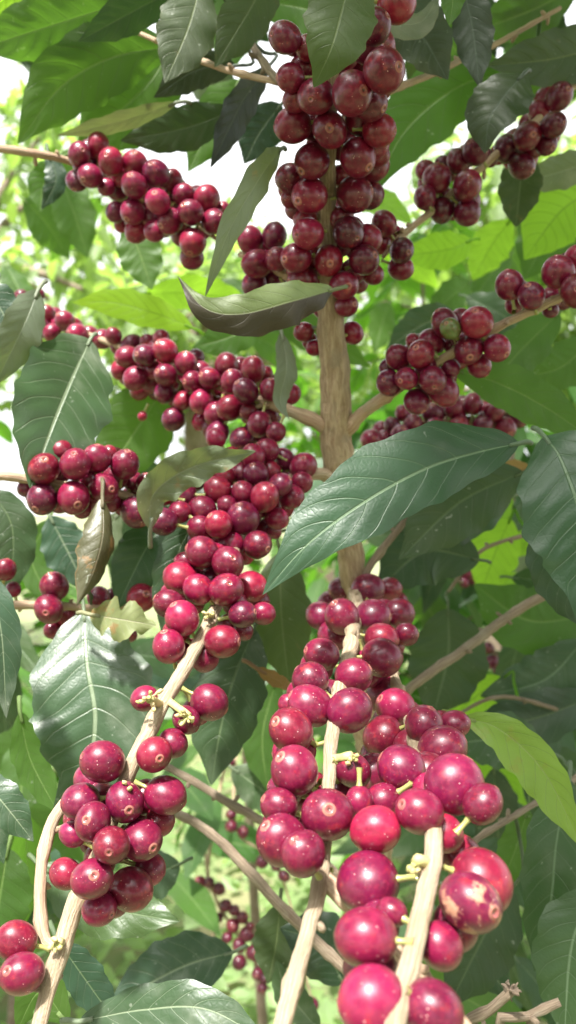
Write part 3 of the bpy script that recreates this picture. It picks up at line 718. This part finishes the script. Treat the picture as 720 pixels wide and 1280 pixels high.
# stubs, flaky nodes and dried bits on the stems
for s in main.stems+left.stems+right.stems:
    rr = random.Random(int(s.px[0]*3+s.py[-1]))
    if s.name == 'trunk': continue
    for k in range(int(len(s.c)/7)):
        i = rr.randrange(3, len(s.c)-3); T = nrm(s.c[i+1]-s.c[i-1])
        if s.c[i, 1] > .7 or abs(s.px[i]-360) > 420: continue
        A = nrm(np.cross(T, np.array([rr.gauss(0, 1), rr.gauss(0, 1), rr.gauss(0, 1)])))
        L = rr.uniform(.0015, .0045)
        p0 = s.c[i]+A*s.rad[i]*.6
        p1 = p0+(A+T*rr.uniform(-.5, .5))*(L+s.rad[i]*.4)
        tube(s.mb, np.linspace(p0, p1, 4), [.0014, .0012, .0013, .0007], 6, True, .2, None, seed=k)
finish_tree(main); finish_tree(left); finish_tree(right)

# flower buds / dried flower remains on the front-left branch
def buds(stem, x, y, n, spread, size, seed, off=-.012):
    r = np.random.default_rng(seed)
    i = stem.near_px(x, y); d = stem.c[i, 1]+off
    c = P(x, y, d); mb = MB()
    for k in range(n):
        dv = nrm(r.normal(size=3)+np.array([0, -.7, -.1])); L = spread*r.uniform(.6, 1)
        p = np.linspace(c+dv*.001, c+dv*L, 7)+r.normal(size=(7, 3))*.00015
        tube(mb, p, size*np.array([.4, .35, .4, .6, .85, .8, .3]), 8, True, .08, None, seed=k)
    p = np.linspace(c, stem.c[i], 5); tube(mb, p, [.0016]*5, 7, True, .1, None, seed=3)
    mb.build('flower_bud', M['bud'], stem.ob, origin=c)
buds(bFL, 187, 873, 9, .006, .0010, 1, -.014); buds(bFL, 236, 895, 8, .006, .0010, 2, -.012)
buds(bFL, 262, 768, 6, .0045, .0009, 3, -.010); buds(bFL, 164, 985, 6, .005, .001, 6, -.008)
buds(bFL, 72, 1178, 5, .0045, .0011, 4, -.006); buds(bC, 440, 945, 4, .004, .0010, 5, -.005)
buds(bC, 408, 1100, 6, .006, .001, 8, .004); buds(bR, 520, 1075, 4, .004, .0011, 9, -.004)
def frayed(stem, seed):
    r = np.random.default_rng(seed); c = stem.c[-1]; T = nrm(stem.c[-1]-stem.c[-5]); mb = MB()
    for k in range(14):
        dv = nrm(T*.8+r.normal(size=3)*.8); L = r.uniform(.002, .005)
        tube(mb, np.linspace(c-T*.002, c+dv*L, 5)+r.normal(size=(5, 3))*.0004, [.0012, .0008, .0006, .0007, .0003], 5, True, .2, None, seed=k)
    mb.build('frayed_tip', M['far_bark'], stem.ob, origin=c)
frayed(rD, 3); frayed(rL2, 4)
def rough_cap(stem, seed):
    pass

# ------------------------------------------------------------------ upper crown of the fruiting tree (unseen, added above the frame to shade the top)
def leaf_cheap(mb, base, dirv, nrmv, L, w, r, nu=6, tn=.5):
    dirv = nrm(dirv); N = nrm(nrmv-dirv*(nrmv@dirv)); Sd = np.cross(dirv, N)
    us = np.linspace(0, 1, nu+1); W = wprof(us)*w; W[0] = w*.04; W[-1] = w*.02
    dr = r.uniform(.05, .28)
    C = base+dirv*(us*L)[:, None]-N*(dr*L*us**2)[:, None]
    fo = r.uniform(.1, .35)
    V = []; UV = []
    for i, u in enumerate(us):
        for v in (-1, -.5, 0, .5, 1):
            h = fo*abs(v)*W[i]+.08*w*abs(v)*math.sin(u*15+base[0]*90)
            V.append(C[i]+Sd*v*W[i]+N*h); UV.append((u, v))
    Fc = [(i*5+j, i*5+j+1, i*5+j+6, i*5+j+5) for i in range(nu) for j in range(4)]
    V = np.array(V)
    mb.add(V, Fc, UV, V-V[0]+r.uniform(-5, 5, 3), (tn, tn, tn, 1))
r = np.random.default_rng(31)
mb = MB(); tw = MB()
for k in range(13):
    a = r.uniform(0, 2*PI); z0 = r.uniform(1.80, 2.25)
    b0 = np.array([.06+.0, .42+.0, z0]); Lb = r.uniform(.25, .42)
    e = b0+np.array([math.cos(a)*Lb, math.sin(a)*Lb, r.uniform(-.02, .08)])
    pts = catmull(np.array([b0, (b0+e)/2+[0, 0, .03], e]), 12)
    tube(tw, pts, np.linspace(.0035, .0015, 12), 7, True, .05, None, seed=k)
    D = nrm(e-b0)
    for q in np.linspace(.15, 1, 7):
        p = b0*(1-q)+e*q; side = np.array([-D[1], D[0], 0])
        for sg in (-1, 1):
            dv = side*sg+D*.5+np.array([0, 0, -.25])+r.normal(size=3)*.15
            leaf_cheap(mb, p, dv, np.array([0, 0, 1.])+r.normal(size=3)*.25, r.uniform(.10, .15), r.uniform(.02, .028), r, tn=r.random())
mb.build('foliage', M['bg_mid'], main.root, origin=np.array(main.root.location))
tube(tw, catmull(np.array([T0.c[0], [.055, .41, 2.0], [.06, .42, 2.3]]), 14), np.linspace(.0022, .0015, 14), 8, True, .05)
tw.build('added_upper_branches', M['branch'], main.root, origin=np.array(main.root.location))

# ------------------------------------------------------------------ background coffee bushes
def coffee_bush(x, y, h, z0, seed, matn, label, nb=16, spread=.42, fruit=(), lowcut=.15):
    t = Tree('coffee_tree', label, 'coffee tree', (x, y, 0), 'coffee trees of the plantation')
    r = np.random.default_rng(seed)
    tr = MB(); lv = MB(); br = MB(); chb = []
    top = np.array([x+r.normal()*.04, y+r.normal()*.04, h])
    base = np.array([x, y, -.02])
    pts = catmull(np.array([base, base*.5+top*.5+r.normal(size=3)*[.02, .02, 0], top]), 40)
    tube(tr, pts, np.linspace(.02, .004, 40), 10, True, .05, None, seed)
    ks = np.linspace(.12, .99, nb)
    for k, f in enumerate(ks):
        z = lowcut*h+(1-lowcut)*h*f
        c0 = pts[int(np.argmin(abs(pts[:, 2]-z)))]
        a0 = r.uniform(0, PI)
        for a in (a0, a0+PI+r.normal()*.3):
            Lb = spread*(1.1-.6*f)*r.uniform(.8, 1.15)
            d = np.array([math.cos(a), math.sin(a), 0])
            bp = catmull(np.array([c0, c0+d*Lb*.5+[0, 0, .06*Lb+.02], c0+d*Lb+[0, 0, -.18*Lb]]), 14)
            tube(br, bp, np.linspace(.0042, .0016, 14), 6, True, .05, None, seed+k)
            npair = int(Lb/.045)+2
            for q in np.linspace(.12, 1, npair):
                i = int(q*13); p = bp[i]; T = nrm(bp[min(i+1, 13)]-bp[max(i-1, 0)])
                for sg in (-1, 1):
                    if r.random() < .12: continue
                    side = np.array([-d[1], d[0], 0])*sg
                    dv = side*r.uniform(.7, 1)+T*r.uniform(.3, .8)+np.array([0, 0, r.uniform(-.7, .1)])
                    leaf_cheap(lv, p, dv, np.array([0, 0, 1.])+r.normal(size=3)*.35, r.uniform(.09, .145), r.uniform(.019, .028), r, tn=r.random())
    tr.build('trunk', M['far_bark'], t.root, origin=(x, y, 0))
    br.build('branches', M['far_bark'], t.root, origin=(x, y, 0))
    lv.build('foliage', M[matn], t.root, origin=(x, y, 0))
    return t

b1 = coffee_bush(.62, 1.15, 1.95, 0, 1, 'bg_mid', 'leafy coffee tree just behind the right side, dense with mid green leaves', 15)
b2 = coffee_bush(.34, 1.75, 1.60, 0, 2, 'bg_mid', 'coffee tree directly behind the trunk of the fruiting tree, mid height', 12, lowcut=.5)
b3 = coffee_bush(1.05, 1.9, 2.3, 0, 3, 'bg_bright', 'taller light green coffee tree at the far right behind the others', 20)
b4 = coffee_bush(-.62, 1.75, 1.22, 0, 4, 'bg_bright', 'low coffee tree behind the left side with light green leaves', 8, lowcut=.5)
b5 = coffee_bush(.45, 2.5, 2.2, 0, 5, 'bg_bright', 'light green coffee tree in the back row right of the trunk', 18)
b6 = coffee_bush(-1.25, 2.6, 1.7, 0, 6, 'bg_bright', 'coffee tree in the back row at the far left edge', 14)
b7 = coffee_bush(-.05, 3.2, 1.9, 0, 7, 'bg_bright', 'coffee tree in the back row behind the trunk, seen through gaps', 12, lowcut=.35)

# fruiting far branches seen low down: own small coffee tree behind the bare twigs
lowb = Tree('coffee_tree', 'small distant coffee tree with a drooping string of purple-red cherries low in the centre', 'coffee tree', (-.02, 1.16, 0), 'coffee trees of the plantation')
TL = Stem(lowb, [(300, 800, 1.1, 4), (310, 1000, 1.12, 6), (335, 1400, 1.14, 8), (343, 1786, 1.16, 12)], 'far_bark', 'trunk', n=60)
sS = Stem(lowb, [(302, 850, 1.1, 3), (262, 1060, .98, 2.6), (268, 1120, .96, 2.4), (295, 1165, .94, 2.2), (318, 1200, .93, 2), (332, 1245, .92, 1.6)], 'branch')
sP = Stem(lowb, [(256, 1050, 1.0, 2.6), (262, 1130, 1.0, 2.6), (270, 1200, 1.0, 2.6)], 'pale_branch')
sT = Stem(lowb, [(303, 860, 1.1, 3), (296, 930, 1.02, 2.4), (292, 1000, .97, 2.2), (300, 1045, .95, 1.8), (350, 1090, .93, 1.6), (392, 1260, .9, 1.4)], 'branch')
for stem, rows in ((sS, tab('''250,1102,7,0 261,1103,7,0 274,1111,8,0 250,1121,7,0 282,1132,8,0 293,1138,7,0 273,1147,6,0 303,1147,8,0 291,1157,9,0 284,1172,7,0 308,1168,9,0 322,1175,8,0
 299,1182,9,0 317,1191,10,0 299,1203,9,0 322,1217,8,0 330,1223,7,0 328,1235,7,0 312,1158,6,1''')), (sT, tab('289,1018,7,0 289,1033,8,0 304,1040,8,0 318,990,7,0 287,952,7,0 298,927,7,0 328,1077,8,0 355,1095,8,0 390,1255,9,0 345,1082,7,0'))):
    for x, y, rr_, ly in rows:
        i = stem.near_px(x, y); d = stem.c[i, 1]-.004; c = P(x, y, d)
        items.append(dict(stem=stem, x=x, y=y, r=rr_, c=c, R=rr_*d/F, tone='far', ax=nrm(c-stem.c[i]+[0, -.004, 0]), L=.004, seed=int(x*y) % 9999, scab=False, green=False))
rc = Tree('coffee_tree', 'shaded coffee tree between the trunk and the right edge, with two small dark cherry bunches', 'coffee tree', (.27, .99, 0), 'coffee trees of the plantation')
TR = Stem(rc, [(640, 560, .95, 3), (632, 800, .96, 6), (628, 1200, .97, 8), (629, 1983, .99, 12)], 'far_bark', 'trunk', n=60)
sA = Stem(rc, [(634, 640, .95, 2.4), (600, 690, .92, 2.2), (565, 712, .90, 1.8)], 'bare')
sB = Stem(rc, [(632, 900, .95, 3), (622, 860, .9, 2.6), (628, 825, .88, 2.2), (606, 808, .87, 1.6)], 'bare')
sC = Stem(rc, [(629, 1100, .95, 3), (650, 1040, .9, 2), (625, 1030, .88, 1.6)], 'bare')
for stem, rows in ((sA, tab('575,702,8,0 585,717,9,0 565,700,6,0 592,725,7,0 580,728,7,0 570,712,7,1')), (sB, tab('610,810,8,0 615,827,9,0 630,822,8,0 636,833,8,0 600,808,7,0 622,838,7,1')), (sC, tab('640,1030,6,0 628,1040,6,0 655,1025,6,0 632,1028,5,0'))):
    for x, y, rr_, ly in rows:
        i = stem.near_px(x, y); d = stem.c[i, 1]-.004; c = P(x, y, d)
        items.append(dict(stem=stem, x=x, y=y, r=rr_, c=c, R=rr_*d/F, tone='far', ax=nrm(c-stem.c[i]+[0, -.004, 0]), L=.004, seed=int(x*y) % 9999, scab=False, green=False))
r = np.random.default_rng(8)
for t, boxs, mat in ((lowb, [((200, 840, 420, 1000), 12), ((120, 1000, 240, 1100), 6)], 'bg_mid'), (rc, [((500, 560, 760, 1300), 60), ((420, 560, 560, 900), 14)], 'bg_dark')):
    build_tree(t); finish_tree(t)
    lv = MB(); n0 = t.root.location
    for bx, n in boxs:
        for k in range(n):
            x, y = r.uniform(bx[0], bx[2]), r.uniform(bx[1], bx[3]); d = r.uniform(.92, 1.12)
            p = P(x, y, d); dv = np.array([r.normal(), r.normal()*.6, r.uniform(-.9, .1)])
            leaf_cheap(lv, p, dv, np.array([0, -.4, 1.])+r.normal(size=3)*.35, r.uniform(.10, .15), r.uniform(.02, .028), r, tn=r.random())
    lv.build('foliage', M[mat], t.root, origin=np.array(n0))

# ------------------------------------------------------------------ far shade trees
def shade_tree(x, y, h, rad, seed, label, matn='far', n=2600, ls=(.10, .18), zc=None):
    t = thing('shade_tree', label, 'tree', (x, y, 0), 'shade trees behind the plantation')
    r = np.random.default_rng(seed)
    zc = zc or h-rad*.75
    tr = MB()
    pts = catmull(np.array([[x, y, -.05], [x+r.normal()*.1, y, zc*.5], [x, y, zc]]), 24)
    tube(tr, pts, np.linspace(.13, .07, 24), 12, True, .04, None, seed)
    cl = []
    for k in range(22):
        d = nrm(r.normal(size=3)); cc = np.array([x, y, zc])+d*rad*r.uniform(.35, .85)*np.array([1, 1, .75])
        cl.append((cc, rad*r.uniform(.22, .40)))
        if k < 12: tube(tr, catmull(np.array([pts[r.integers(12, 23)], (pts[-1]+cc)/2, cc]), 12), np.linspace(.045, .012, 12), 7, True, .05, None, seed+k)
    tr.build('trunk', M['far_bark'], t, origin=(x, y, 0))
    lv = MB()
    for k in range(n):
        cc, cr = cl[r.integers(len(cl))]
        p = cc+nrm(r.normal(size=3))*cr*r.uniform(.3, 1)**.6
        dv = r.normal(size=3)+np.array([0, 0, -.4])
        L = r.uniform(*ls)
        leaf_cheap(lv, p, dv, np.array([0, -.2, 1.])+r.normal(size=3)*.5, L, L*.22, r, nu=3, tn=r.random())
    lv.build('crown', M[matn], t, origin=(x, y, zc))
    return t
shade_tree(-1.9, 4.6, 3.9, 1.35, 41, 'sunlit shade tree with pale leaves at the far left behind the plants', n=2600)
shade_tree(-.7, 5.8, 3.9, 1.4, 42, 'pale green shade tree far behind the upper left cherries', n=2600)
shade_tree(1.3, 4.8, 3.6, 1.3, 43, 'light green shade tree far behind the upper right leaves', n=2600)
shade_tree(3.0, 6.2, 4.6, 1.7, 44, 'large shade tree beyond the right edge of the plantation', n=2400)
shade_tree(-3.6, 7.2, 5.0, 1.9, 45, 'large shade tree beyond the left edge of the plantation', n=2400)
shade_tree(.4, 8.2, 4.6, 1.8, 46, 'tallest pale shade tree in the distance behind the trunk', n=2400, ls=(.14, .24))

shade_tree(1.3, 1.7, 5.0, 1.9, 51, 'shade tree added on the right above the frame to block sky light', 'bg_mid', 2300, (.2, .32), zc=4.3)  # this and the following trees are added to block sky light
shade_tree(2.3, -.3, 4.9, 1.9, 52, 'shade tree added unseen to the right of the camera to block sky light', 'bg_mid', 2500, (.2, .32), zc=3.6)
shade_tree(-2.6, .6, 4.7, 1.8, 53, 'shade tree added unseen to the left of the camera to block sky light', 'bg_mid', 2500, (.2, .32), zc=3.5)
shade_tree(1.0, -3.4, 4.6, 2.0, 54, 'shade tree added unseen behind the camera on the right to block sky light', 'bg_mid', 2500, (.22, .34), zc=2.8)
shade_tree(-2.4, -3.0, 4.2, 1.8, 55, 'shade tree added unseen behind the camera on the left to block sky light', 'bg_mid', 2500, (.22, .34), zc=2.6)

# ------------------------------------------------------------------ ground and ground cover
def gz(x, y): return .10*np.sin(x*.7+1)*np.clip(y/6, 0, 1)+.05*np.sin(y*.9)*np.clip(y/4, 0, 1)-0.0
gm = MB()
n = 120
xs = np.sign(np.linspace(-1, 1, n))*np.abs(np.linspace(-1, 1, n))**3*400; ys = xs.copy()
X, Y = np.meshgrid(xs, ys); Z = gz(X, Y)*np.exp(-(X**2+Y**2)/4000)
V = np.stack([X, Y, Z], 2).reshape(-1, 3)
gm.add(V, [(i*n+j, i*n+j+1, (i+1)*n+j+1, (i+1)*n+j) for i in range(n-1) for j in range(n-1)])
g = gm.build('ground', M['ground']); g['kind'] = 'structure'; g['label'] = 'earthy ground under the plants'
r = np.random.default_rng(99)
gc = MB()
for k in range(9000):
    y = r.uniform(1.5, 8.5)**1.0; x = r.uniform(-1, 1)*(.6+y*.55)
    hh = abs(r.normal())*.13+.02
    p = np.array([x, y, float(gz(x, y))+hh])
    dv = np.array([r.normal(), r.normal(), r.uniform(-.2, .6)]); L = r.uniform(.04, .10)
    leaf_cheap(gc, p, dv, np.array([0, -.3, 1.])+r.normal(size=3)*.35, L, L*r.uniform(.2, .35), r, nu=3, tn=r.random())
o = gc.build('ground_cover', M['cover']); o['kind'] = 'stuff'; o['label'] = 'pale green low weeds covering the sunlit ground'; o['category'] = 'weeds'

# ------------------------------------------------------------------ light, sky, camera
EL, AZ = math.radians(62), math.radians(205)      # azimuth measured from +Y clockwise; sun behind the camera, a little left
sd = Vector((math.sin(AZ)*math.cos(EL), math.cos(AZ)*math.cos(EL), math.sin(EL)))
sun = bpy.data.lights.new('sun', 'SUN'); sun.energy = 4.4; sun.angle = math.radians(4); sun.color = (1, .965, .90)
so = bpy.data.objects.new('sun', sun); COL.objects.link(so); so.rotation_euler = sd.to_track_quat('Z', 'Y').to_euler(); so.location = (0, 0, 6)
w = bpy.data.worlds.new('World'); S.world = w; w.use_nodes = True
nt = w.node_tree; nt.nodes.clear()
sky = nt.nodes.new('ShaderNodeTexSky'); sky.sky_type = 'NISHITA'; sky.sun_disc = False
sky.sun_elevation = EL; sky.sun_rotation = AZ; sky.air_density = 1.0; sky.dust_density = 8.0; sky.ozone_density = 1.0
bg = nt.nodes.new('ShaderNodeBackground'); bg.inputs[1].default_value = .11
ou = nt.nodes.new('ShaderNodeOutputWorld')
q = NT(nt)
tcw = nt.nodes.new('ShaderNodeTexCoord').outputs['Generated']
cn = q.ramp(q.noise(tcw, 2.2, 5, .6), .22, .46)
cl = q.mix(q.noise(tcw, 3.5, 4, .6), (5.0, 5.1, 5.2), (7.0, 7.1, 7.2))
vd = nt.nodes.new('ShaderNodeVectorMath'); vd.operation = 'DOT_PRODUCT'; nt.links.new(tcw, vd.inputs[0]); vd.inputs[1].default_value = sd
au = q.math('POWER', q.math('MAXIMUM', vd.outputs['Value'], 0.0), 22.0)      # bright thin cloud, unseen, added round the sun for glints on the cherries
cl = q.mix(au, cl, (48, 47, 45))
nt.links.new(q.mix(cn, sky.outputs[0], cl), bg.inputs[0]); nt.links.new(bg.outputs[0], ou.inputs[0])

cam = bpy.data.cameras.new('camera'); co = bpy.data.objects.new('camera', cam); COL.objects.link(co)
co.location = (0, 0, H); co.rotation_euler = (PI/2, 0, 0)
cam.sensor_fit = 'VERTICAL'; cam.sensor_height = 5.6; cam.lens = 5.6*F/1280
cam.clip_start = .01; cam.clip_end = 2000
cam.dof.use_dof = True; cam.dof.focus_distance = .29; cam.dof.aperture_fstop = 1.9
S.camera = co
S.view_settings.view_transform = 'Standard'; S.view_settings.look = 'None'
S.view_settings.exposure = 1.55; S.view_settings.gamma = 1
S.cycles.max_bounces = 8; S.cycles.transmission_bounces = 4; S.cycles.use_denoising = True
